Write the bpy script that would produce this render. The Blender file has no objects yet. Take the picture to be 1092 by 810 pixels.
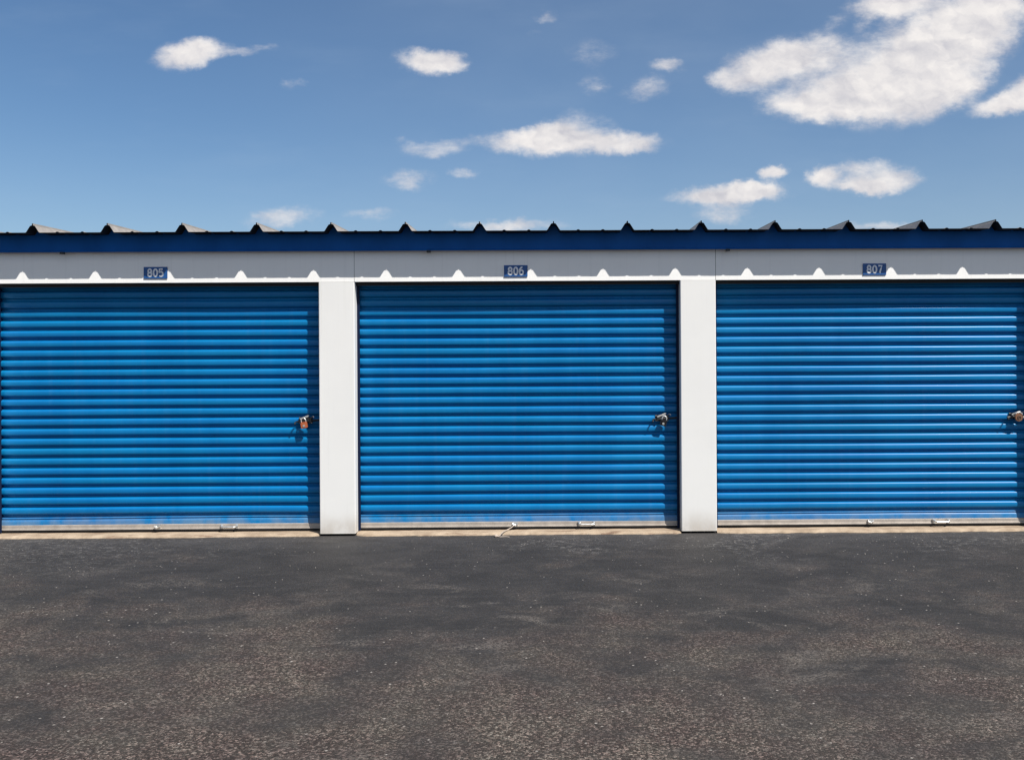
import bpy, bmesh, math, random
from mathutils import Vector, Matrix, noise as mnoise

S = bpy.context.scene
COL = S.collection
R = math.radians

# ------------------------------------------------------------------ camera
F_PX, W_PX = 1000.0, 1092.0
DIST, EYE = 7.91, 1.515
cam_d = bpy.data.cameras.new("camera")
cam = bpy.data.objects.new("camera", cam_d)
COL.objects.link(cam)
cam_d.sensor_width = 36.0
cam_d.lens = 36.0 * F_PX / W_PX
cam_d.clip_start = 0.05
cam_d.clip_end = 5000
YAW = R(0.55)
cam_d.shift_x = -(44.0 + F_PX * math.tan(YAW)) / W_PX
cam_d.shift_y = -27.0 / W_PX
cam.matrix_world = (Matrix.Translation((0, -DIST, EYE)) @ Matrix.Rotation(-YAW, 4, 'Z')
                    @ Matrix.Rotation(R(90), 4, 'X') @ Matrix.Rotation(R(-0.33), 4, 'Z'))
S.camera = cam

# ------------------------------------------------------------------ view
S.view_settings.view_transform = 'Standard'
S.view_settings.look = 'None'
S.view_settings.exposure = 0.44
S.view_settings.gamma = 1.0
S.view_settings.use_curve_mapping = False
S.render.engine = 'CYCLES'
S.cycles.use_denoising = True
S.cycles.max_bounces = 8
S.cycles.diffuse_bounces = 4
S.cycles.filter_width = 1.4

# ------------------------------------------------------------------ sun
SUN = Vector((1.0, -1.0, 1.87)).normalized()
ELEV = math.asin(SUN.z)
AZ = math.atan2(SUN.x, SUN.y)            # from +Y towards +X
sun_d = bpy.data.lights.new("sun", 'SUN')
sun_d.energy = 4.95
sun_d.angle = R(0.5)
sun_d.color = (1.0, 0.955, 0.89)
sun = bpy.data.objects.new("sun", sun_d)
COL.objects.link(sun)
sun.rotation_euler = (-SUN).to_track_quat('-Z', 'Y').to_euler()
sun.location = (8, -12, 15)


# ------------------------------------------------------------------ node helper
class NT:
    def __init__(self, tree):
        self.t = tree
        tree.nodes.clear()

    def n(self, typ, **kw):
        nd = self.t.nodes.new(typ)
        for k, v in kw.items():
            setattr(nd, k, v)
        return nd

    def put(self, sock, v):
        if v is None:
            return
        if hasattr(v, 'is_output') or isinstance(v, bpy.types.NodeSocket):
            self.t.links.new(v, sock)
        else:
            try:
                sock.default_value = v
            except Exception:
                sock.default_value = (v, v, v)

    def m(self, op, a, b=None, c=None, clamp=False):
        nd = self.n('ShaderNodeMath', operation=op, use_clamp=clamp)
        for i, v in enumerate((a, b, c)):
            self.put(nd.inputs[i], v)
        return nd.outputs[0]

    def v(self, op, a, b=None, scale=None):
        nd = self.n('ShaderNodeVectorMath', operation=op)
        self.put(nd.inputs[0], a)
        self.put(nd.inputs[1], b)
        if scale is not None:
            self.put(nd.inputs['Scale'], scale)
        return nd.outputs['Value'] if op in ('DOT_PRODUCT', 'LENGTH', 'DISTANCE') else nd.outputs[0]

    def noise(self, vec, scale, detail=4, rough=0.55, dist=0.0, out='Fac'):
        nd = self.n('ShaderNodeTexNoise')
        self.put(nd.inputs['Vector'], vec)
        self.put(nd.inputs['Scale'], scale)
        nd.inputs['Detail'].default_value = detail
        nd.inputs['Roughness'].default_value = rough
        nd.inputs['Distortion'].default_value = dist
        return nd.outputs[0] if out == 'Fac' else nd.outputs[1]

    def voro(self, vec, scale, feature='F1', out='Distance', rand=1.0):
        nd = self.n('ShaderNodeTexVoronoi', feature=feature)
        self.put(nd.inputs['Vector'], vec)
        self.put(nd.inputs['Scale'], scale)
        nd.inputs['Randomness'].default_value = rand
        return nd.outputs[out]

    def ramp(self, fac, lo, hi, a=0.0, b=1.0, smooth=True):
        nd = self.n('ShaderNodeMapRange', clamp=True)
        nd.interpolation_type = 'SMOOTHSTEP' if smooth else 'LINEAR'
        self.put(nd.inputs[0], fac)
        for i, v in enumerate((lo, hi, a, b)):
            self.put(nd.inputs[i + 1], v)
        return nd.outputs[0]

    def mix(self, f, a, b):
        nd = self.n('ShaderNodeMix', data_type='RGBA')
        self.put(nd.inputs[0], f)
        for s, v in ((nd.inputs[6], a), (nd.inputs[7], b)):
            if isinstance(v, tuple) and len(v) == 3:
                v = (*v, 1.0)
            self.put(s, v)
        return nd.outputs[2]

    def scalecol(self, col, f):
        return self.v('SCALE', col, scale=f)

    def xyz(self, vec):
        nd = self.n('ShaderNodeSeparateXYZ')
        self.put(nd.inputs[0], vec)
        return nd.outputs

    def comb(self, x, y, z):
        nd = self.n('ShaderNodeCombineXYZ')
        for i, v in enumerate((x, y, z)):
            self.put(nd.inputs[i], v)
        return nd.outputs[0]

    def bump(self, h, strength, distance):
        nd = self.n('ShaderNodeBump')
        nd.inputs['Strength'].default_value = strength
        nd.inputs['Distance'].default_value = distance
        self.put(nd.inputs['Height'], h)
        return nd.outputs[0]


# ------------------------------------------------------------------ sky with clouds
world = bpy.data.worlds.new("World")
S.world = world
world.use_nodes = True
w = NT(world.node_tree)
sky = w.n('ShaderNodeTexSky', sky_type='NISHITA')
sky.sun_disc = False
sky.sun_elevation = ELEV
sky.sun_rotation = AZ
sky.altitude = 0
sky.air_density = 1.0
sky.dust_density = 0.4
sky.ozone_density = 4.0
SKY_STRENGTH = 0.076

tc = w.n('ShaderNodeTexCoord')
D = tc.outputs['Generated']
dx, dy, dz = w.xyz(D)[:3]
front = w.m('GREATER_THAN', dy, 0.05)
ysafe = w.m('MAXIMUM', dy, 0.05)
cu = w.m('DIVIDE', dx, ysafe)
cv = w.m('DIVIDE', dz, ysafe)
cvec = w.comb(cu, cv, 0.0)
# turbulent warp of the cloud plane
wa = w.v('SUBTRACT', w.noise(w.v('MULTIPLY', cvec, (1.0, 1.5, 1.0)), 22, 6, 0.6, out='Color'), (0.5, 0.5, 0.5))
wb = w.v('SUBTRACT', w.noise(w.v('ADD', cvec, (3.1, 1.7, 0)), 75, 5, 0.6, out='Color'), (0.5, 0.5, 0.5))
warped = w.v('ADD', cvec, w.v('ADD', w.v('MULTIPLY', wa, (0.034, 0.022, 0)), w.v('MULTIPLY', wb, (0.013, 0.009, 0))))

# lobes: direction (x/y, z/y) in thousandths, half sizes, tilt in degrees, thickness
CLOUDS = [
    (208, 59, 40, 15, 10, 1.), (262, 56, 22, 7, 6, .55), (288, 52, 16, 5, 0, .4), (318, 91, 18, 8, 12, .42),
    (462, 66, 38, 13, -4, .97), (484, 72, 20, 8, -20, .7), (584, 18, 15, 7, 10, .45), (570, 37, 11, 5, 0, .3),
    (632, 58, 32, 20, 0, .36), (635, 93, 18, 13, 0, .50), (714, 69, 19, 8, 0, .75), (692, 95, 28, 15, 10, .62),
    (603, 152, 100, 15, 0, 1.), (592, 142, 40, 14, 4, 1.), (628, 127, 32, 10, -8, .42), (668, 153, 34, 12, 0, .9),
    (463, 160, 34, 12, 0, .66), (440, 193, 32, 12, 4, .6), (497, 185, 17, 6, 0, .6), (380, 228, 18, 6, 0, .35), (425, 150, 10, 6, 0, .3),
    (300, 233, 42, 12, 4, .8), (408, 230, 26, 7, 0, .45), (540, 240, 64, 8, 0, .9),
    (930, 98, 104, 30, 6, 1.), (985, 62, 96, 52, 30, 1.), (1045, 22, 72, 44, 30, 1.), (1000, 95, 60, 26, 20, 1.),
    (832, 66, 66, 26, 18, 1.), (776, 84, 22, 13, 0, .9), (882, 60, 44, 20, 6, .8), (958, 2, 48, 16, 8, 1.),
    (893, 24, 16, 8, 20, .4), (921, 22, 14, 10, 60, .4), (880, 112, 60, 16, 0, 1.),
    (1078, 108, 40, 12, 14, 1.), (1110, 92, 40, 20, 20, 1.), (1034, 92, 18, 7, 30, .3),
    (776, 208, 62, 12, 2, .97), (806, 202, 34, 10, 0, .95), (828, 183, 19, 8, 6, .96), (772, 228, 32, 10, 0, .7),
    (880, 186, 21, 11, 12, 1.), (936, 184, 46, 16, -4, .86), (926, 199, 48, 9, -2, .95), (960, 190, 26, 9, 0, .6),
    (944, 240, 46, 7, 0, .75), (1180, 150, 70, 20, 5, 1.), (1240, 60, 80, 30, 0, 1.), (-90, 120, 70, 20, 5, .9),
    (-200, 40, 80, 28, 0, .9), (-150, 220, 60, 10, 0, .7), (700, -80, 120, 30, 5, 1.), (350, -120, 110, 32, 8, 1.),
]
dens = None
thick = None
under = None
for (px, py, rx, ry, ang, op) in CLOUDS:
    op = op if op >= 0.95 else op * 0.70
    u0, v0 = (px - 590) / 1000.0, (378 - py + (px - 590) * -0.0057) / 1000.0
    q = w.v('SUBTRACT', warped, (u0, v0, 0))
    c, s = math.cos(R(ang)), math.sin(R(ang))
    a = w.v('DOT_PRODUCT', q, (c / (rx * 1e-3), s / (rx * 1e-3), 0))
    b = w.v('DOT_PRODUCT', q, (-s / (ry * 1e-3), c / (ry * 1e-3), 0))
    rr = w.v('LENGTH', w.comb(a, b, 0.0))
    k = w.ramp(rr, 1.45, 0.15, 0.0, op)
    dens = k if dens is None else w.m('SUBTRACT', w.m('ADD', dens, k), w.m('MULTIPLY', dens, k))
fb = w.noise(w.v('MULTIPLY', cvec, (1.0, 1.7, 1)), 34, 9, 0.62)
fb2 = w.noise(w.v('MULTIPLY', cvec, (1.0, 2.2, 1)), 130, 6, 0.62)
edge = w.m('ADD', w.m('MULTIPLY', w.m('SUBTRACT', fb, 0.5), 0.80), w.m('MULTIPLY', w.m('SUBTRACT', fb2, 0.5), 0.24))
alpha = w.ramp(w.m('ADD', dens, w.m('MULTIPLY', edge, w.ramp(dens, 0.02, 0.3))), 0.06, 0.94, 0.0, 0.97)
alpha = w.m('MULTIPLY', alpha, front)
# sunlit tops and slightly greyer hollows of the billows, shading put into colour
bw = w.v('MULTIPLY', warped, (1.0, 1.35, 1.0))
relief = w.m('SUBTRACT', w.noise(bw, 17, 5, 0.52), w.noise(w.v('ADD', bw, (0.009, 0.014, 0)), 17, 5, 0.52))
relief2 = w.m('SUBTRACT', w.noise(bw, 48, 4, 0.55), w.noise(w.v('ADD', bw, (0.003, 0.006, 0)), 48, 4, 0.55))
lum = w.m('ADD', w.m('ADD', 0.56, w.m('MULTIPLY', relief, 1.7)), w.m('MULTIPLY', relief2, 0.5))
ctone = w.mix(w.ramp(lum, 0.15, 0.80, 0, 1, False), (0.44, 0.435, 0.47), (0.69, 0.66, 0.64))
sky_rgb = w.v('MULTIPLY', w.scalecol(sky.outputs[0], SKY_STRENGTH), (0.755, 0.875, 0.955))
# faint veil of high thin haze
veil = w.m('MULTIPLY', w.ramp(w.noise(w.v('MULTIPLY', cvec, (1.0, 3.5, 1)), 5, 6, 0.55), 0.48, 0.75), w.m('MULTIPLY', front, 0.05))
veil = w.m('ADD', veil, w.m('MULTIPLY', w.m('MULTIPLY', w.ramp(cu, -0.50, 0.05, 0.0, 0.085), front),
                            w.ramp(w.noise(w.v('MULTIPLY', cvec, (1.0, 2.0, 1)), 7, 5, 0.5), 0.2, 0.7, 0.7, 1.25)))
mixed = w.mix(veil, sky_rgb, (0.41, 0.49, 0.58))
mixed = w.mix(alpha, mixed, ctone)
# low air: everything near the horizon pales a little, clouds too
mixed = w.mix(w.ramp(dz, 0.24, 0.05, 0.0, 0.15), mixed, (0.42, 0.435, 0.47))
# unseen bright clouds added behind and above the camera to lift ambient light
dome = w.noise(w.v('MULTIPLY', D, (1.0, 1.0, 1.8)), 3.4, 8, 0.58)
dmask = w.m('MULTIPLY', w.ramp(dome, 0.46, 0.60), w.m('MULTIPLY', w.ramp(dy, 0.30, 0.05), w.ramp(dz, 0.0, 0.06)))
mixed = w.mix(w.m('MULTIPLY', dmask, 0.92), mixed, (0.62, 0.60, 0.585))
bg = w.n('ShaderNodeBackground')
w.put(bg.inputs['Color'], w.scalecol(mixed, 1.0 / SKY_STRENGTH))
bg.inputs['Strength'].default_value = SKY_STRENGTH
wo = w.n('ShaderNodeOutputWorld')
w.t.links.new(bg.outputs[0], wo.inputs[0])


# ------------------------------------------------------------------ materials
def material(name):
    m = bpy.data.materials.new(name)
    m.use_nodes = True
    t = NT(m.node_tree)
    p = t.n('ShaderNodeBsdfPrincipled')
    o = t.n('ShaderNodeOutputMaterial')
    t.t.links.new(p.outputs[0], o.inputs[0])
    t.p = p
    t.pos = t.n('ShaderNodeNewGeometry').outputs['Position']
    return m, t


def fin(t, base, rough=0.5, metal=0.0, normal=None, spec=None, coat=None):
    def c4(v):
        return (*v, 1.0) if isinstance(v, tuple) and len(v) == 3 else v
    t.put(t.p.inputs['Base Color'], c4(base))
    t.put(t.p.inputs['Roughness'], rough)
    t.put(t.p.inputs['Metallic'], metal)
    if normal is not None:
        t.put(t.p.inputs['Normal'], normal)
    if spec is not None:
        t.put(t.p.inputs['Specular IOR Level'], spec)


def door_paint():
    m, t = material("blue_door_paint")
    n1 = t.noise(t.v('MULTIPLY', t.pos, (1.0, 1.0, 0.35)), 3.0, 5, 0.6)
    n2 = t.noise(t.v('MULTIPLY', t.pos, (14.0, 1.0, 0.8)), 1.6, 4, 0.6)
    base = t.mix(t.ramp(n1, 0.3, 0.7), (0.0015, 0.133, 0.345), (0.0025, 0.164, 0.395))
    base = t.mix(t.m('MULTIPLY', t.ramp(n2, 0.5, 0.8), 0.22), base, (0.045, 0.19, 0.42))
    slat = t.noise(t.v('MULTIPLY', t.pos, (0.45, 1.0, 11.0)), 1.3, 3, 0.6)
    base = t.mix(t.ramp(slat, 0.42, 0.70, 0.0, 0.38), base, (0.0015, 0.150, 0.310))
    base = t.mix(t.ramp(slat, 0.55, 0.30, 0.0, 0.30), base, (0.004, 0.110, 0.370))
    # pale dust near the foot of the curtain
    z = t.xyz(t.pos)[2]
    dust = t.m('MULTIPLY', t.ramp(z, 0.22, 0.07), t.ramp(t.noise(t.pos, 9, 5, 0.6), 0.25, 0.7))
    base = t.mix(t.m('MULTIPLY', dust, 0.42), base, (0.25, 0.25, 0.24))
    fin(t, base, t.ramp(n1, 0.2, 0.8, 0.27, 0.38), 0.0,
        t.bump(t.noise(t.pos, 4.0, 3, 0.5), 0.25, 0.004), 0.28)
    return m


def white_paint(name="white_steel_paint", k=1.0):
    m, t = material(name)
    z = t.xyz(t.pos)[2]
    grime = t.m('MULTIPLY', t.ramp(z, 0.24, 0.02), t.ramp(t.noise(t.pos, 7, 5, 0.6), 0.25, 0.65, 0.35, 1.0))
    streak = t.ramp(t.noise(t.v('MULTIPLY', t.pos, (26, 1, 0.8)), 1.0, 5, 0.65), 0.52, 0.82)
    blotch = t.ramp(t.noise(t.pos, 2.2, 5, 0.6), 0.35, 0.75)
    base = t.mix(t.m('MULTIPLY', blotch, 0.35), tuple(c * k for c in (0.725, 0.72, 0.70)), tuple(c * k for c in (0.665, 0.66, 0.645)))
    base = t.mix(t.m('MULTIPLY', streak, 0.24), base, (0.50, 0.49, 0.46))
    base = t.mix(t.m('MULTIPLY', grime, 0.72), base, (0.44, 0.39, 0.33))
    fin(t, base, 0.46, 0.0, t.bump(t.noise(t.pos, 1.8, 2, 0.5), 0.12, 0.006), 0.4)
    return m


def navy_paint(name="navy_trim_paint", col=(0.001, 0.074, 0.285)):
    m, t = material(name)
    n1 = t.noise(t.v('MULTIPLY', t.pos, (2.0, 1.0, 1.0)), 2.0, 5, 0.6)
    base = t.mix(t.ramp(n1, 0.3, 0.7), col, tuple(c * 1.25 + .002 for c in col))
    fin(t, base, 0.42, 0.0, t.bump(t.noise(t.pos, 3, 2, 0.5), 0.15, 0.004), 0.12)
    return m


def galvanised(name, col, metal=0.6, rough=0.45):
    m, t = material(name)
    n1 = t.noise(t.pos, 14, 6, 0.65)
    base = t.mix(t.ramp(n1, 0.3, 0.7), tuple(c * 0.78 for c in col), col)
    fin(t, base, t.ramp(n1, 0.2, 0.8, rough - .08, rough + .1), metal)
    return m


def concrete():
    m, t = material("pale_concrete")
    n1 = t.noise(t.pos, 5, 7, 0.65)
    n2 = t.noise(t.pos, 60, 5, 0.7)
    base = t.mix(t.ramp(n1, 0.3, 0.7), (0.27, 0.205, 0.145), (0.42, 0.335, 0.245))
    base = t.mix(t.m('MULTIPLY', t.ramp(n2, 0.55, 0.75), 0.5), base, (0.28, 0.215, 0.16))
    st = t.ramp(t.noise(t.v('MULTIPLY', t.pos, (1.0, 6.0, 6.0)), 3.2, 6, 0.65), 0.54, 0.68)
    base = t.mix(t.m('MULTIPLY', st, 0.8), base, (0.16, 0.10, 0.07))
    fin(t, base, 0.9, 0.0, t.bump(n2, 0.6, 0.006), 0.2)
    return m


def asphalt():
    m, t = material("worn_asphalt")
    p = t.pos
    x, y, z = t.xyz(p)[:3]
    near = t.m('MULTIPLY', y, -1.0)                       # metres out from the building line
    big = t.noise(p, 0.8, 6, 0.6, 0.6)
    mid = t.noise(t.v('MULTIPLY', p, (1.0, 1.25, 1.0)), 2.3, 7, 0.66, 0.5)
    # how far the seal coat has worn off: the lane away from the doors is barest
    wear = t.m('ADD', t.m('MULTIPLY', big, 0.62), t.m('MULTIPLY', mid, 0.62))
    wear = t.m('ADD', wear, t.ramp(near, 0.5, 4.4, -0.21, 0.10, False))
    wear = t.m('ADD', wear, t.ramp(x, -3.5, 3.5, 0.035, -0.015, False))
    wear = t.ramp(wear, 0.47, 0.82)
    seal = t.mix(t.ramp(mid, 0.3, 0.7), (0.0225, 0.0213, 0.0208), (0.035, 0.0328, 0.0318))
    bare = t.mix(t.ramp(t.noise(p, 2.6, 5, 0.6), 0.35, 0.65), (0.054, 0.0425, 0.039), (0.072, 0.063, 0.0545))
    base = t.mix(wear, seal, bare)
    # band beside the slab, kept dusty grey
    band = t.m('MULTIPLY', t.ramp(near, 0.75, 0.05), t.ramp(t.noise(t.v('MULTIPLY', p, (0.8, 3, 1)), 2.0, 5, 0.6), 0.25, 0.7))
    base = t.mix(t.m('MULTIPLY', band, 0.8), base, (0.058, 0.056, 0.0565))
    # long brushed streaks of the seal coat, along the building
    br = t.ramp(t.noise(t.v('MULTIPLY', p, (0.45, 7.0, 1)), 2.0, 6, 0.65), 0.5, 0.78)
    base = t.mix(t.m('MULTIPLY', br, t.ramp(wear, 0.9, 0.2, 0.0, 0.45)), base, (0.055, 0.053, 0.053))
    # aggregate: stone by stone, each with a tone and a tint of its own
    vc = t.voro(p, 108, 'F1', 'Color')
    vr = t.xyz(vc)
    vd = t.voro(p, 108, 'F1', 'Distance')
    gain = t.m('ADD', t.m('MULTIPLY', t.m('POWER', vr[0], 3.0), 2.5), 0.38)
    vf = t.xyz(t.voro(p, 190, 'F1', 'Color'))
    gain = t.m('MULTIPLY', gain, t.m('ADD', t.m('MULTIPLY', vf[0], 0.9), 0.55))
    amp = t.ramp(wear, 0.0, 1.0, 0.20, 0.90, False)
    gain = t.m('ADD', 1.0, t.m('MULTIPLY', t.m('SUBTRACT', gain, 1.0), amp))
    base = t.v('SCALE', base, scale=gain)
    tint = t.mix(vr[1], (1.12, 0.98, 0.94), (0.96, 1.0, 0.98))
    base = t.mix(amp, base, t.v('MULTIPLY', base, tint))
    # pale, dusty scrubbed patches where fines have washed out
    pat = t.ramp(t.noise(t.v('ADD', t.v('MULTIPLY', p, (1.0, 1.6, 1.0)), (7.3, 2.1, 0)), 1.35, 7, 0.68, 0.8), 0.55, 0.66)
    patm = t.m('MULTIPLY', pat, t.ramp(t.xyz(vc)[2], 0.25, 0.9))
    base = t.mix(t.m('MULTIPLY', t.m('MULTIPLY', patm, t.ramp(near, 0.6, 2.6, 0.25, 1.0)), 0.62), base, (0.135, 0.120, 0.107))
    # darker drips and tar spots
    spot = t.m('MULTIPLY', t.ramp(t.voro(t.v('ADD', p, t.scalecol(t.noise(p, 6, 3, 0.5, out='Color'), 0.12)), 1.1, 'F1', 'Distance'), 0.14, 0.04), t.ramp(t.noise(p, 0.7, 3, 0.5), 0.5, 0.62))
    base = t.mix(t.m('MULTIPLY', spot, 0.3), base, (0.016, 0.0155, 0.0155))
    # a few bigger pale chips
    v2 = t.xyz(t.voro(p, 42, 'F1', 'Color'))
    d2 = t.voro(p, 42, 'F1', 'Distance')
    clump = t.ramp(t.noise(p, 1.1, 5, 0.6), 0.42, 0.68)
    on2 = t.m('MULTIPLY', t.m('GREATER_THAN', v2[0], t.ramp(clump, 0, 1, 0.995, 0.93, False)), t.ramp(d2, 0.32, 0.14))
    base = t.mix(on2, base, t.mix(v2[1], (0.15, 0.135, 0.12), (0.34, 0.315, 0.29)))
    # dried mud / scuffs close to the wall on one side
    sc = t.noise(t.v('MULTIPLY', p, (2.0, 5.0, 1)), 3.2, 7, 0.7, 1.2)
    scr = t.m('MULTIPLY', t.ramp(t.m('ABSOLUTE', t.m('SUBTRACT', sc, 0.5)), 0.022, 0.0), t.ramp(t.noise(p, 14, 3, 0.6), 0.42, 0.6))
    scm = t.m('MULTIPLY', t.m('MAXIMUM', t.ramp(t.noise(p, 0.9, 4, 0.6), 0.50, 0.64), t.ramp(x, -2.6, -3.6)), t.ramp(near, 1.9, 0.3))
    base = t.mix(t.m('MULTIPLY', t.m('MULTIPLY', scr, scm), 0.8), base, (0.22, 0.21, 0.20))
    h = t.m('ADD', t.m('MULTIPLY', t.ramp(vd, 0.0, 0.7, 1.0, 0.0), t.ramp(wear, 0, 1, 0.25, 1.0)),
            t.m('MULTIPLY', t.noise(p, 40, 5, 0.6), 0.8))
    nrm = t.bump(h, 0.75, 0.004)
    fin(t, base, t.ramp(wear, 0, 1, 0.72, 0.92), 0.0, nrm, 0.28)
    return m


def plain(name, col, rough=0.5, metal=0.0, spec=0.5, scale=60):
    m, t = material(name)
    n1 = t.noise(t.pos, scale, 4, 0.6)
    fin(t, t.mix(t.ramp(n1, 0.3, 0.7), tuple(c * 0.8 for c in col), col), rough, metal, None, spec)
    return m


M = dict(
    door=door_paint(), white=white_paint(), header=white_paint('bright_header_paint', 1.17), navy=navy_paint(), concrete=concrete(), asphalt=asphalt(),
    guide=navy_paint("dark_guide_paint", (0.004, 0.010, 0.034)),
    roof=galvanised("galvalume_roofing", (0.36, 0.33, 0.30), 0.2, 0.5),
    bar=galvanised("aluminium_bar", (0.40, 0.355, 0.31), 0.25, 0.45),
    steel=galvanised("zinc_steel", (0.72, 0.71, 0.68), 0.7, 0.30),
    under_shade=plain("underside_shade", (0.016, 0.017, 0.020), 0.7, 0.0, 0.2),  # roof underside and rim: shade put into a near-black colour
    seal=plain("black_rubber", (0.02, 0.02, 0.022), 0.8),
    iron=plain("black_plate_paint", (0.012, 0.012, 0.014), 0.45),
    brass=plain("red_bronze", (0.62, 0.17, 0.07), 0.34, 0.45),
    bronze=plain("brown_bronze", (0.34, 0.17, 0.10), 0.36, 0.6),
    black=plain("black_lock_body", (0.02, 0.018, 0.022), 0.35),
    plate=plain("blue_plate_paint", (0.012, 0.085, 0.280), 0.45),
    digit=plain("white_digit_paint", (0.74, 0.77, 0.82), 0.5),
    rope=plain("white_nylon_rope", (0.44, 0.37, 0.31), 0.85),
    pebble=plain("pale_grit", (0.26, 0.235, 0.21), 0.9, scale=30),
)


# ------------------------------------------------------------------ mesh helpers
def link(name, bm, mats, parent=None, loc=None, smooth=False, bevel=None):
    if bevel:
        bmesh.ops.remove_doubles(bm, verts=bm.verts, dist=1e-6)
        es = [e for e in bm.edges if len(e.link_faces) == 2 and e.calc_face_angle(0) > 0.6]
        bmesh.ops.bevel(bm, geom=es, offset=bevel, segments=2, affect='EDGES', clamp_overlap=True)
    me = bpy.data.meshes.new(name)
    bmesh.ops.recalc_face_normals(bm, faces=bm.faces)
    bm.to_mesh(me)
    bm.free()
    for mm in (mats if isinstance(mats, (list, tuple)) else [mats]):
        me.materials.append(mm)
    if smooth:
        for p in me.polygons:
            p.use_smooth = True
    o = bpy.data.objects.new(name, me)
    COL.objects.link(o)
    if loc:
        o.location = loc
    if parent:
        o.parent = parent
    return o


def box(bm, x0, x1, y0, y1, z0, z1, mi=0):
    vs = [bm.verts.new(c) for c in ((x0, y0, z0), (x1, y0, z0), (x1, y1, z0), (x0, y1, z0),
                                    (x0, y0, z1), (x1, y0, z1), (x1, y1, z1), (x0, y1, z1))]
    for f in ((0, 1, 5, 4), (1, 2, 6, 5), (2, 3, 7, 6), (3, 0, 4, 7), (4, 5, 6, 7), (3, 2, 1, 0)):
        bm.faces.new([vs[i] for i in f]).material_index = mi


def tube(bm, pts, rad, seg=8, mi=0, close=True):
    rings = []
    pts = [Vector(p) for p in pts]
    rads = rad if isinstance(rad, (list, tuple)) else [rad] * len(pts)
    up = Vector((0.13, 0.21, 0.97))
    for i, p in enumerate(pts):
        d = (pts[min(i + 1, len(pts) - 1)] - pts[max(i - 1, 0)]).normalized()
        a = d.cross(up)
        if a.length < 0.05:
            a = d.cross(Vector((1, 0, 0)))
        a.normalize()
        b = d.cross(a).normalized()
        rings.append([bm.verts.new(p + (a * math.cos(k * 2 * math.pi / seg) + b * math.sin(k * 2 * math.pi / seg)) * rads[i])
                      for k in range(seg)])
    for i in range(len(rings) - 1):
        for k in range(seg):
            bm.faces.new((rings[i][k], rings[i][(k + 1) % seg], rings[i + 1][(k + 1) % seg], rings[i + 1][k])).material_index = mi
    if close:
        bm.faces.new(rings[0]).material_index = mi
        bm.faces.new(rings[-1]).material_index = mi


def prism(bm, poly, y0, y1, mi=0):
    """polygon in x,z pushed from y0 to y1"""
    a = [bm.verts.new((p[0], y0, p[1])) for p in poly]
    b = [bm.verts.new((p[0], y1, p[1])) for p in poly]
    n = len(poly)
    bm.faces.new(a).material_index = mi
    bm.faces.new(b[::-1]).material_index = mi
    for i in range(n):
        bm.faces.new((a[i], b[i], b[(i + 1) % n], a[(i + 1) % n])).material_index = mi


def empty(name, loc):
    o = bpy.data.objects.new(name, None)
    o.empty_display_size = 0.2
    o.location = loc
    COL.objects.link(o)
    return o


def tag(o, label, cat, group=None, kind=None):
    if label:
        o['label'] = label
    if cat:
        o['category'] = cat
    if group:
        o['group'] = group
    if kind:
        o['kind'] = kind


# ------------------------------------------------------------------ dimensions
MOD = 3.048
PIER_W = 0.300
PIER_C = 1.226                       # centre of the pillar right of the middle door
DOOR_C = PIER_C - MOD / 2            # centre of the middle door
OPEN = MOD - PIER_W
REC = 0.134                          # how far the curtains stand behind the pillar faces
LINTEL = 2.138
EAVE_Y, EAVE_Z = -0.19, 2.538
FASC_Y, FASC_Z = -0.050, 2.397
DEPTH = 6.2
DOORS = range(-2, 3)
PIERS = range(-3, 3)
X_L = PIER_C - 3 * MOD - PIER_W / 2
X_R = PIER_C + 2 * MOD + PIER_W / 2
ROOF_SLOPE = 0.02
RIB0, RIB_S = 0.008, 0.6096

# ------------------------------------------------------------------ ground
bm = bmesh.new()
bmesh.ops.create_grid(bm, x_segments=2, y_segments=2, size=700)
g = link("asphalt_ground", bm, M['asphalt'])
tag(g, "dark grey worn asphalt forecourt in front of the blue roller doors", "ground", kind="structure")

# ------------------------------------------------------------------ building
bld = empty("storage_building", (DOOR_C, 0, 0))
tag(bld, "long low white self storage building with blue ribbed roller doors and metal ribbed roof", "building")
OX = -DOOR_C                         # children live in the building's own frame


def part(name, bm, mats, **kw):
    return link(name, bm, mats, parent=kw.pop('parent', bld), **kw)


def rib_profile(x0, x1, zoff=0.0):
    """outline of the roof sheet along x: 24 inch pans, tall trapezoid ribs, low stiffeners"""
    pts = [(x0, 0.0)]
    k0 = math.ceil((x0 + 0.08 - RIB0) / RIB_S)
    k1 = math.floor((x1 - 0.08 - RIB0) / RIB_S)
    for k in range(k0, k1 + 1):
        c = RIB0 + k * RIB_S
        for s in (-.2032,):
            if c + s - 0.02 > pts[-1][0]:
                pts += [(c + s - .016, 0), (c + s - .006, .007), (c + s + .006, .007), (c + s + .016, 0)]
        pts += [(c - .058, 0), (c - .052, .004), (c - .021, .053), (c - .014, .057), (c - .005, .059), (c - .004, .074), (c + .004, .075),
                (c + .005, .059), (c + .014, .057), (c + .021, .053), (c + .052, .004), (c + .058, 0)]
        if c + .22 < x1:
            pts += [(c + .2032 - .016, 0), (c + .2032 - .006, .007), (c + .2032 + .006, .007), (c + .2032 + .016, 0)]
    pts.append((x1, 0.0))
    return [(p[0], p[1] + zoff) for p in pts]


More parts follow.
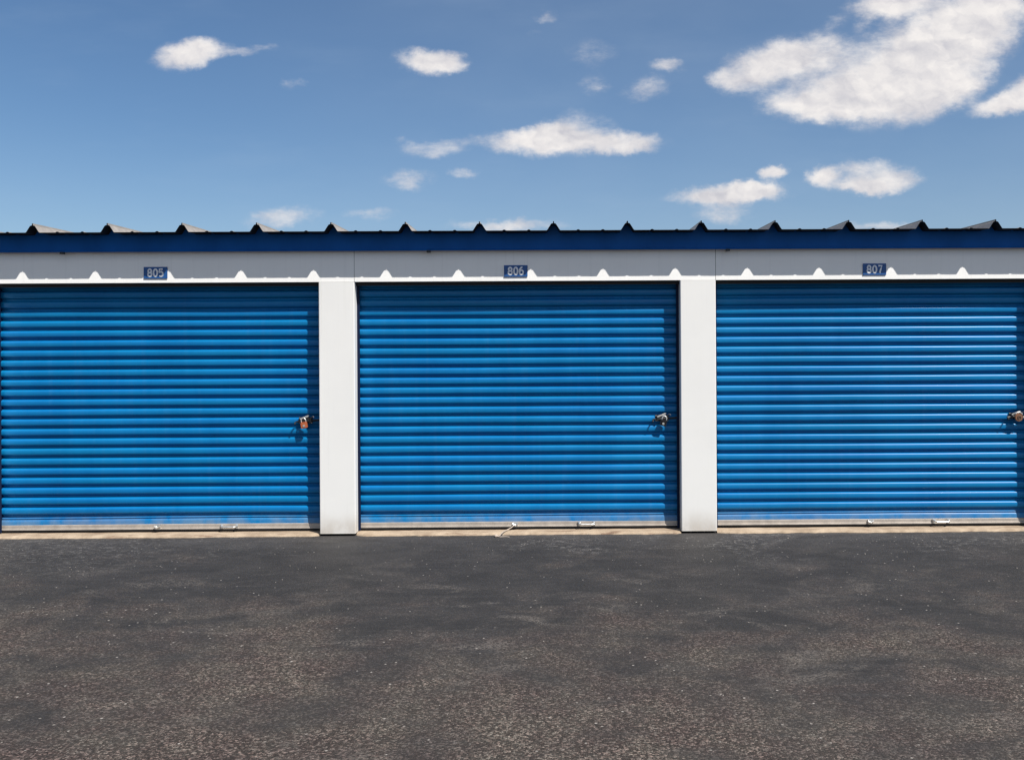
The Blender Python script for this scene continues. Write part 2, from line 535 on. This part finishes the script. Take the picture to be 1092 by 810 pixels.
# roof sheet
bm = bmesh.new()
prof = rib_profile(X_L - 0.15, X_R + 0.15)
random.seed(4)
ys = [EAVE_Y, 1.5, 3.5, DEPTH + 0.15]
rows = []
for iy, y in enumerate(ys):
    rows.append([bm.verts.new((x + OX, y, EAVE_Z + z + (y - EAVE_Y) * ROOF_SLOPE)) for (x, z) in prof])
for a, b in zip(rows[:-1], rows[1:]):
    for i in range(len(prof) - 1):
        bm.faces.new((a[i], a[i + 1], b[i + 1], b[i]))
roof = part("roof", bm, [M['roof'], M['under_shade']])
sol = roof.modifiers.new("sheet", 'SOLIDIFY')
sol.thickness = 0.0025
sol.offset = -1
sol.material_offset = 1
sol.material_offset_rim = 1

# fascia: a plain board whose top edge is scribed to the ribs
bm = bmesh.new()
top = rib_profile(X_L - 0.14, X_R + 0.14, EAVE_Z - 0.006 + (FASC_Y - EAVE_Y) * ROOF_SLOPE)
for i in range(len(top) - 1):
    (xa, za), (xb, zb) = top[i], top[i + 1]
    vs = [(xa, FASC_Z), (xb, FASC_Z), (xb, zb), (xa, za)]
    f = [bm.verts.new((x + OX, FASC_Y, z)) for x, z in vs]
    bk = [bm.verts.new((x + OX, FASC_Y + 0.03, z)) for x, z in vs]
    bm.faces.new(f)
    bm.faces.new(bk[::-1])
    bm.faces.new((f[0], bk[0], bk[1], f[1]))
bmesh.ops.remove_doubles(bm, verts=bm.verts, dist=1e-5)
# drip hem
tube(bm, [(X_L - 0.14 + OX, FASC_Y - 0.004, FASC_Z), (X_R + 0.14 + OX, FASC_Y - 0.004, FASC_Z)], 0.007, 6)
fascia = part("fascia", bm, M['navy'])
# lapped joints of the board
for px in (70, 458, 777):
    bm = bmesh.new()
    X = (px - 590) * 0.00786
    box(bm, X - .016 + OX, X + .016 + OX, FASC_Y - .015, FASC_Y + .012, FASC_Z - .022, FASC_Z - .004)
    part("joint_clip", bm, M['iron'], parent=fascia)
# soffit from fascia to wall
bm = bmesh.new()
box(bm, X_L + OX, X_R + OX, FASC_Y + .0305, 0.028, FASC_Z + 0.02, FASC_Z + 0.024)
part("soffit", bm, M['navy'])

# header panels, seams at the right edge of each pillar
random.seed(7)
for i in DOORS:
    xa = PIER_C + (i - 1) * MOD + PIER_W / 2 + .0015
    xb = PIER_C + i * MOD + PIER_W / 2 - .0015
    if i == -2:
        xa = X_L
    bm = bmesh.new()
    nx, nz = 24, 4
    gr = [[bm.verts.new((xa + (xb - xa) * ix / nx + OX,
                         0.004 + 0.0016 * mnoise.noise(Vector((ix * .35 + i * 9, iz * .6, 2.0))),
                         LINTEL + (FASC_Z + 0.02 - LINTEL) * iz / nz)) for ix in range(nx + 1)] for iz in range(nz + 1)]
    for iz in range(nz):
        for ix in range(nx):
            bm.faces.new((gr[iz][ix], gr[iz][ix + 1], gr[iz + 1][ix + 1], gr[iz + 1][ix]))
    # bottom return
    low = [bm.verts.new((v.co.x, 0.045, LINTEL)) for v in gr[0]]
    for ix in range(nx):
        bm.faces.new((gr[0][ix], low[ix], low[ix + 1], gr[0][ix + 1]))
    part("header_panel", bm, M['header'])
# backing behind the header so that the seams are dark, not open
bm = bmesh.new()
box(bm, X_L + OX, X_R + OX, 0.046, 0.060, LINTEL + .012, FASC_Z + 0.10)
part("header_beam", bm, M['guide'])

# black strip added behind the header's bottom edge to darken the shaded gap
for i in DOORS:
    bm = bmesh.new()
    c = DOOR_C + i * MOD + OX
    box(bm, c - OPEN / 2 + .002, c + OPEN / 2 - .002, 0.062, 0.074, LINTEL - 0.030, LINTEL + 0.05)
    part("lintel_shade_strip", bm, M['seal'])

# pillars
bm = bmesh.new()
a_ = PIER_W / 2
sec = [(-a_, .30), (-a_, .007), (-a_ + .002, .002), (-a_ + .007, 0), (a_ - .007, 0), (a_ - .002, .002), (a_, .007), (a_, .30)]
nz_ = 16
rings = []
for iz in range(nz_ + 1):
    z = .020 + (LINTEL - .022) * iz / nz_
    rings.append([bm.verts.new((x, y + (.0022 * mnoise.noise(Vector((x * 3, z * 1.6, 4.0))) if y < .1 else 0), z)) for x, y in sec])
for ra, rb in zip(rings[:-1], rings[1:]):
    for q in range(len(sec)):
        bm.faces.new((ra[q], ra[(q + 1) % len(sec)], rb[(q + 1) % len(sec)], rb[q]))
bm.faces.new(rings[0][::-1]); bm.faces.new(rings[-1])
pier_proto = None
for j in PIERS:
    if pier_proto is None:
        pier_proto = part("pillar", bm, M['white'])
        o = pier_proto
    else:
        o = pier_proto.copy()
        COL.objects.link(o)
    o.location = (PIER_C + j * MOD + OX, 0, 0)

# sills of pale concrete between the pillars, edge broken towards the asphalt
for i in DOORS:
    c = DOOR_C + i * MOD
    bm = bmesh.new()
    nx = 140
    rows = []
    prof2 = [(0.0, -0.06), (0.0, 0.0), (0.005, 0.009), (0.020, 0.018), (0.05, 0.0205), (0.40, 0.0205)]
    for ix in range(nx + 1):
        x = c - OPEN / 2 + 0.003 + (OPEN - 0.006) * ix / nx
        e = -0.020 + 0.020 * mnoise.noise(Vector((x * 1.9, 1.3, 0))) + 0.016 * mnoise.noise(Vector((x * 9, 4.3, 0))) + 0.012 * mnoise.noise(Vector((x * 31, 7.3, 0)))
        t_ = min(ix, nx - ix)
        if t_ < 4:
            e += (4 - t_) ** 2 * 0.0022
        rows.append([bm.verts.new((x + OX, e + a + .002 * mnoise.noise(Vector((x * 30, b * 90, 0))),
                                   b * (1 + .10 * mnoise.noise(Vector((x * 5, 8, 0)))))) for a, b in prof2])
    for a, b in zip(rows[:-1], rows[1:]):
        for k in range(len(prof2) - 1):
            bm.faces.new((a[k], b[k], b[k + 1], a[k + 1]))
    part("door_sill", bm, M['concrete'], smooth=True)

# walls round the back
bm = bmesh.new()
box(bm, X_L + OX, X_L + .05 + OX, 0.301, DEPTH, 0, EAVE_Z + .002)
box(bm, X_R - .05 + OX, X_R + OX, 0.301, DEPTH, 0, EAVE_Z + .002)
box(bm, X_L + OX, X_R + OX, DEPTH + .001, DEPTH + .05, 0, EAVE_Z + .10)
part("wall", bm, M['white'])

# ---------------------------------------------------------------- roller doors
PITCH = 0.0838
RIDGE = 0.032
# one corrugation, going down from the crest of the upper shoulder: (fraction of pitch, depth behind the ridge)
WAVE = [(0.00, .62), (0.03, .40), (0.07, .20), (0.12, .08), (0.20, .015), (0.30, 0.0), (0.42, .01), (0.54, .05),
        (0.62, .13), (0.67, .30), (0.71, .60), (0.75, .86), (0.80, .98), (0.86, 1.0), (0.92, .96), (0.96, .82)]


def curtain(i):
    c = DOOR_C + i * MOD
    bm = bmesh.new()
    nx = 44
    xs = [c - OPEN / 2 - 0.02 + (OPEN + 0.04) * k / nx for k in range(nx + 1)]
    z_top = LINTEL + 0.20
    z_low = 0.142
    rows = []
    n = int((z_top - z_low) / PITCH) + 1
    zs = []
    for k in range(n, -1, -1):
        zk = z_low + k * PITCH
        for f, d in WAVE:
            z = zk - f * PITCH + PITCH * 0.10
            if z > z_low - .001:
                zs.append((z, d, k))
    zs += [(z_low - .004, .9, 0), (z_low - .008, .45, 0), (z_low - .014, .22, 0), (z_low - .030, .14, 0), (z_low - .068, .12, 0)]
    zs.sort(key=lambda q: -q[0])
    for (z, d, k) in zs:
        row = []
        for x in xs:
            j = 0.0032 * mnoise.noise(Vector((x * 0.55 + i * 17, k * 0.83, i * 3.1))) + 0.0010 * mnoise.noise(Vector((x * 2.1, k * 1.7, i * 5.0)))
            bow = 0.010 * mnoise.noise(Vector((x * 0.5 + i * 5, z * 0.6, 9.0)))
            row.append(bm.verts.new((x + OX, REC + d * RIDGE + bow, z + j)))
        rows.append(row)
    for a, b in zip(rows[:-1], rows[1:]):
        for k in range(nx):
            bm.faces.new((a[k], a[k + 1], b[k + 1], b[k]))
    return part("garage_door", bm, M['door'], smooth=True)


bar_me = handle_me = clip_me = latch_me = guide_me = None
door_objs = {}


def reuse(name, me, parent, loc):
    o = bpy.data.objects.new(name, me)
    COL.objects.link(o)
    o.parent = parent
    o.location = loc
    return o


for i in DOORS:
    d = curtain(i)
    door_objs[i] = d
    c = DOOR_C + i * MOD + OX
    e = c + OPEN / 2
    # bottom bar of aluminium with a rubber seal below
    if bar_me is None:
        bm = bmesh.new()
        L = OPEN / 2 - 0.004
        sec = [(REC + .004, .088), (REC - .004, .084), (REC - .006, .060), (REC - .014, .056), (REC - .016, .046), (REC + .030, .046), (REC + .030, .088)]
        a = [bm.verts.new((-L, y, z)) for y, z in sec]
        b = [bm.verts.new((L, y, z)) for y, z in sec]
        bm.faces.new(a[::-1]); bm.faces.new(b)
        for q in range(len(sec)):
            bm.faces.new((a[q], a[(q + 1) % len(sec)], b[(q + 1) % len(sec)], b[q]))
        o = part("bottom_bar", bm, M['bar'], parent=d, loc=(c, 0, 0))
        bar_me = o.data
        bm = bmesh.new()
        box(bm, -L, L, REC + .002, REC + .022, .022, .0455)
        o = part("bottom_seal", bm, M['seal'], parent=d, loc=(c, 0, 0))
        seal_me = o.data
        # lift handle
        bm = bmesh.new()
        box(bm, -.074, -.052, -.014, 0, -.016, .020)
        box(bm, .052, .074, -.014, 0, -.016, .020)
        tube(bm, [(-.066, -.010, .012), (-.060, -.034, .004), (-.045, -.040, 0), (.045, -.040, 0), (.060, -.034, .004), (.066, -.010, .012)], .0075, 8)
        o = part("lift_handle", bm, M['steel'], parent=d, bevel=None, loc=(c + .575, REC - .008, .066))
        handle_me = o.data
        # small rope cleat
        bm = bmesh.new()
        box(bm, -.020, .020, -.014, 0, -.018, .022)
        tube(bm, [(-.026, -.022, .010), (0, -.026, -.004), (.026, -.022, .012)], .008, 7)
        o = part("rope_cleat", bm, M['steel'], parent=d, loc=(c - .035, REC - .008, .064))
        clip_me = o.data
        # slide latch
        bm = bmesh.new()
        box(bm, -.062, .052, -.006, .004, -.027, .027, 0)          # back plate
        tube(bm, [(-.085, -.016, -.012), (-.060, -.015, -.010), (.130, -.013, .004)], [.006, .0085, .0085], 8, 0)   # sliding bolt, reaches the guide
        tube(bm, [(-.080, -.016, -.012), (-.088, -.040, -.018), (-.086, -.050, -.030)], [.006, .006, .007], 7, 0)      # its finger grip
        box(bm, -.052, -.038, -.028, -.007, -.024, .022, 0)        # keepers
        box(bm, .034, .048, -.028, -.007, -.020, .024, 0)
        prism(bm, [(-.046, .006), (.020, .030), (.030, .042), (.016, .044), (-.050, .018)], -.030, -.024, 1)   # hasp strap, swung over the bolt
        tube(bm, [(.052, -.008, .030), (.062, -.020, .034), (.070, -.020, .024)], .005, 7, 1)
        for sx, sz in ((-.055, .020), (.045, .020), (-.055, -.020), (.045, -.020)):
            tube(bm, [(sx, -.006, sz), (sx, -.011, sz)], .005, 8, 1)
        o = part("latch", bm, [M['iron'], M['steel']], parent=d, loc=(e - .142, REC - .002, .967))
        latch_me = o.data
        # guide channel
        bm = bmesh.new()
        box(bm, -.011, .011, REC - .030, REC - .024, .028, LINTEL + .03)
        box(bm, .005, .011, REC - .0235, REC + .06, .028, LINTEL + .03)
        guide_me = None
        o = part("door_guide", bm, M['guide'], loc=(e - .0115, 0, 0))
        guide_me = o.data
    else:
        reuse("bottom_bar", bar_me, d, (c, 0, 0))
        reuse("bottom_seal", seal_me, d, (c, 0, 0))
        reuse("lift_handle", handle_me, d, (c + .575, REC - .008, .066))
        reuse("rope_cleat", clip_me, d, (c - .035, REC - .008, .064))
        reuse("latch", latch_me, d, (e - .142, REC - .002, .967))
        reuse("door_guide", guide_me, bld, (e - .0115, 0, 0))
    o = reuse("door_guide", guide_me, bld, (c - OPEN / 2 + .0115, 0, 0))
    o.scale.x = -1

# pull rope of the middle door, trailing on to the asphalt
bm = bmesh.new()
c0 = DOOR_C + OX
pts = [(c0 - .045, REC - .036, .062), (c0 - .066, REC - .045, .046), (c0 - .095, REC - .070, .034), (c0 - .120, .0, .033),
       (c0 - .140, -.040, .026), (c0 - .158, -.075, .009), (c0 - .185, -.105, .008), (c0 - .150, -.125, .008), (c0 - .110, -.118, .008),
       (c0 - .075, -.135, .008)]
fine = []
for q in range(len(pts) - 1):
    for s in range(5):
        fine.append(Vector(pts[q]).lerp(Vector(pts[q + 1]), s / 5))
tube(bm, fine + [Vector(pts[-1])], .0042, 7)
tube(bm, [(c0 - .198, -.112, .010), (c0 - .186, -.104, .012), (c0 - .172, -.100, .010)], [.010, .014, .009], 8)
part("pull_rope", bm, M['rope'], parent=door_objs[0], smooth=True)


# ---------------------------------------------------------------- padlocks (hang on the latches)
def padlock(i, body_mat, label, style):
    x = DOOR_C + i * MOD + OPEN / 2 - .146
    y = REC - .030
    z = .955
    root = empty("padlock", (x, y, z - .052))
    root.rotation_euler = (0, R({-1: -9, 0: 14, 1: 5}[i]), 0)
    tag(root, label, "padlock", "padlocks on the roller door latches")
    bm = bmesh.new()
    if style == 'disc':
        ring = [(.034 * math.cos(a), .052 + .034 * math.sin(a)) for a in [k * math.pi / 12 for k in range(24)]]
        prism(bm, ring, -.030, -.008)
        body = link("lock_body", bm, body_mat, parent=root, bevel=.004, smooth=False)
        bm = bmesh.new()
        tube(bm, [(.014 * math.cos(a), -.031, .050 + .014 * math.sin(a)) for a in [k * math.pi / 10 for k in range(21)]], .003, 6)
        box(bm, -.002, .002, -.033, -.0305, .043, .057)
        link("keyhole", bm, M['iron'], parent=root)
        bm = bmesh.new()
        tube(bm, [(.036 * math.cos(a), -.019, .062 + .034 * math.sin(a)) for a in [R(150) - k * R(120) / 12 for k in range(13)]], .0065, 8)
        link("shackle", bm, M['steel'], parent=root, smooth=True)
        bm = bmesh.new()
        tube(bm, [(.044, -.012, .056), (.044, -.030, .056), (.044, -.034, .056)], [.011, .012, .007], 10)
        link("bolt_knob", bm, M['steel'], parent=root, smooth=True)
    else:
        W_ = .027
        poly = [(-W_, .004), (-W_ + .006, 0), (W_ - .006, 0), (W_, .004), (W_, .044), (W_ - .007, .052), (-W_ + .007, .052), (-W_, .044)]
        prism(bm, poly, -.030, -.006)
        if style == 'laminated':
            for q in range(4):
                prism(bm, [(-W_ - .0015, .009 + q * .010), (W_ + .0015, .009 + q * .010), (W_ + .0015, .014 + q * .010), (-W_ - .0015, .014 + q * .010)], -.032, -.004)
        link("lock_body", bm, body_mat, parent=root, bevel=.002)
        bm = bmesh.new()
        tube(bm, [(0, -.030, .020), (0, -.0345, .020)], .010, 12)
        link("key_cylinder", bm, M['steel'], parent=root)
        bm = bmesh.new()
        pts = [(-.019, -.018, .045), (-.019, -.018, .062)] + \
              [(.019 * math.cos(a), -.018, .066 + .019 * math.sin(a)) for a in [math.pi - k * math.pi / 10 for k in range(11)]] + \
              [(.019, -.018, .062), (.019, -.018, .045)]
        tube(bm, pts, .0052, 8)
        link("shackle", bm, M['steel'], parent=root, smooth=True)
    return root


padlock(-1, M['brass'], "reddish copper padlock with silver shackle on the latch of the door numbered 805", 'plain')
padlock(0, M['black'], "black laminated padlock with silver shackle on the latch of the door numbered 806", 'laminated')
padlock(1, M['bronze'], "round brown disc padlock with silver rim on the latch of the door numbered 807", 'disc')


# ---------------------------------------------------------------- number plates
def arc(cx, cz, rx, rz, a0, a1, n=14):
    return [(cx + rx * math.cos(R(a0 + (a1 - a0) * k / n)), cz + rz * math.sin(R(a0 + (a1 - a0) * k / n))) for k in range(n + 1)]


STROKES = {
    '8': [arc(0, .50, .86, .50, 0, 360), arc(0, -.48, 1.0, .52, 0, 360)],
    '0': [arc(0, 0, 1.0, 1.0, 0, 360, 20)],
    '5': [[(.9, 1.0), (-.85, 1.0), (-.95, .12)] + arc(-.05, -.35, 1.0, .65, 140, -140)],
    '6': [arc(0, -.38, 1.0, .62, 0, 360), arc(.35, -.3, 1.35, 1.3, 175, 80)],
    '7': [[(-1.0, 1.0), (1.0, 1.0), (.35, .1), (-.25, -1.0)]],
}


def number_plate(x, z, text):
    root = empty("number_plate", (x, 0.0015, z))
    tag(root, f"small dark blue door number plate reading {text} on the shaded white header", "number plate",
        "number plates above the roller doors")
    bm = bmesh.new()
    hw, hh = .099, .049
    box(bm, -hw, hw, -.006, 0, -hh, hh)
    link("plate", bm, M['plate'], parent=root, bevel=.0015)
    bm = bmesh.new()
    for q, ch in enumerate(text):
        for st in STROKES[ch]:
            tube(bm, [((q - 1) * .047 + px_ * .0155, 0, pz_ * .0295) for px_, pz_ in st], .0074, 8)
    for v in bm.verts:
        v.co.y *= .18
    o = link("digits", bm, M['digit'], parent=root, loc=(0, -.0070, 0))
    return root


PZ = 2.221
number_plate(-3.336, PZ, "805")
number_plate(-.312, PZ, "806")
number_plate(2.722, PZ, "807")

# ---------------------------------------------------------------- loose grit on the asphalt
random.seed(21)
bm = bmesh.new()
for k in range(320):
    x = random.uniform(-7.5, 7.5)
    y = -abs(random.gauss(0, 1.0)) - .04 if random.random() < .45 else random.uniform(-6.5, -.05)
    r = random.uniform(.0015, .0042) * (1.7 if random.random() < .06 else 1)
    mtx = Matrix.Translation((x, y, r * .4)) @ Matrix.Rotation(random.uniform(0, 6.3), 4, 'Z') @ Matrix.Diagonal((r * random.uniform(.8, 1.6), r, r * .8, 1))
    bmesh.ops.create_icosphere(bm, subdivisions=1, radius=1, matrix=mtx)
grit = link("loose_gravel", bm, M['pebble'])
tag(grit, "loose pale grit scattered over the dark asphalt", "gravel", kind="stuff")
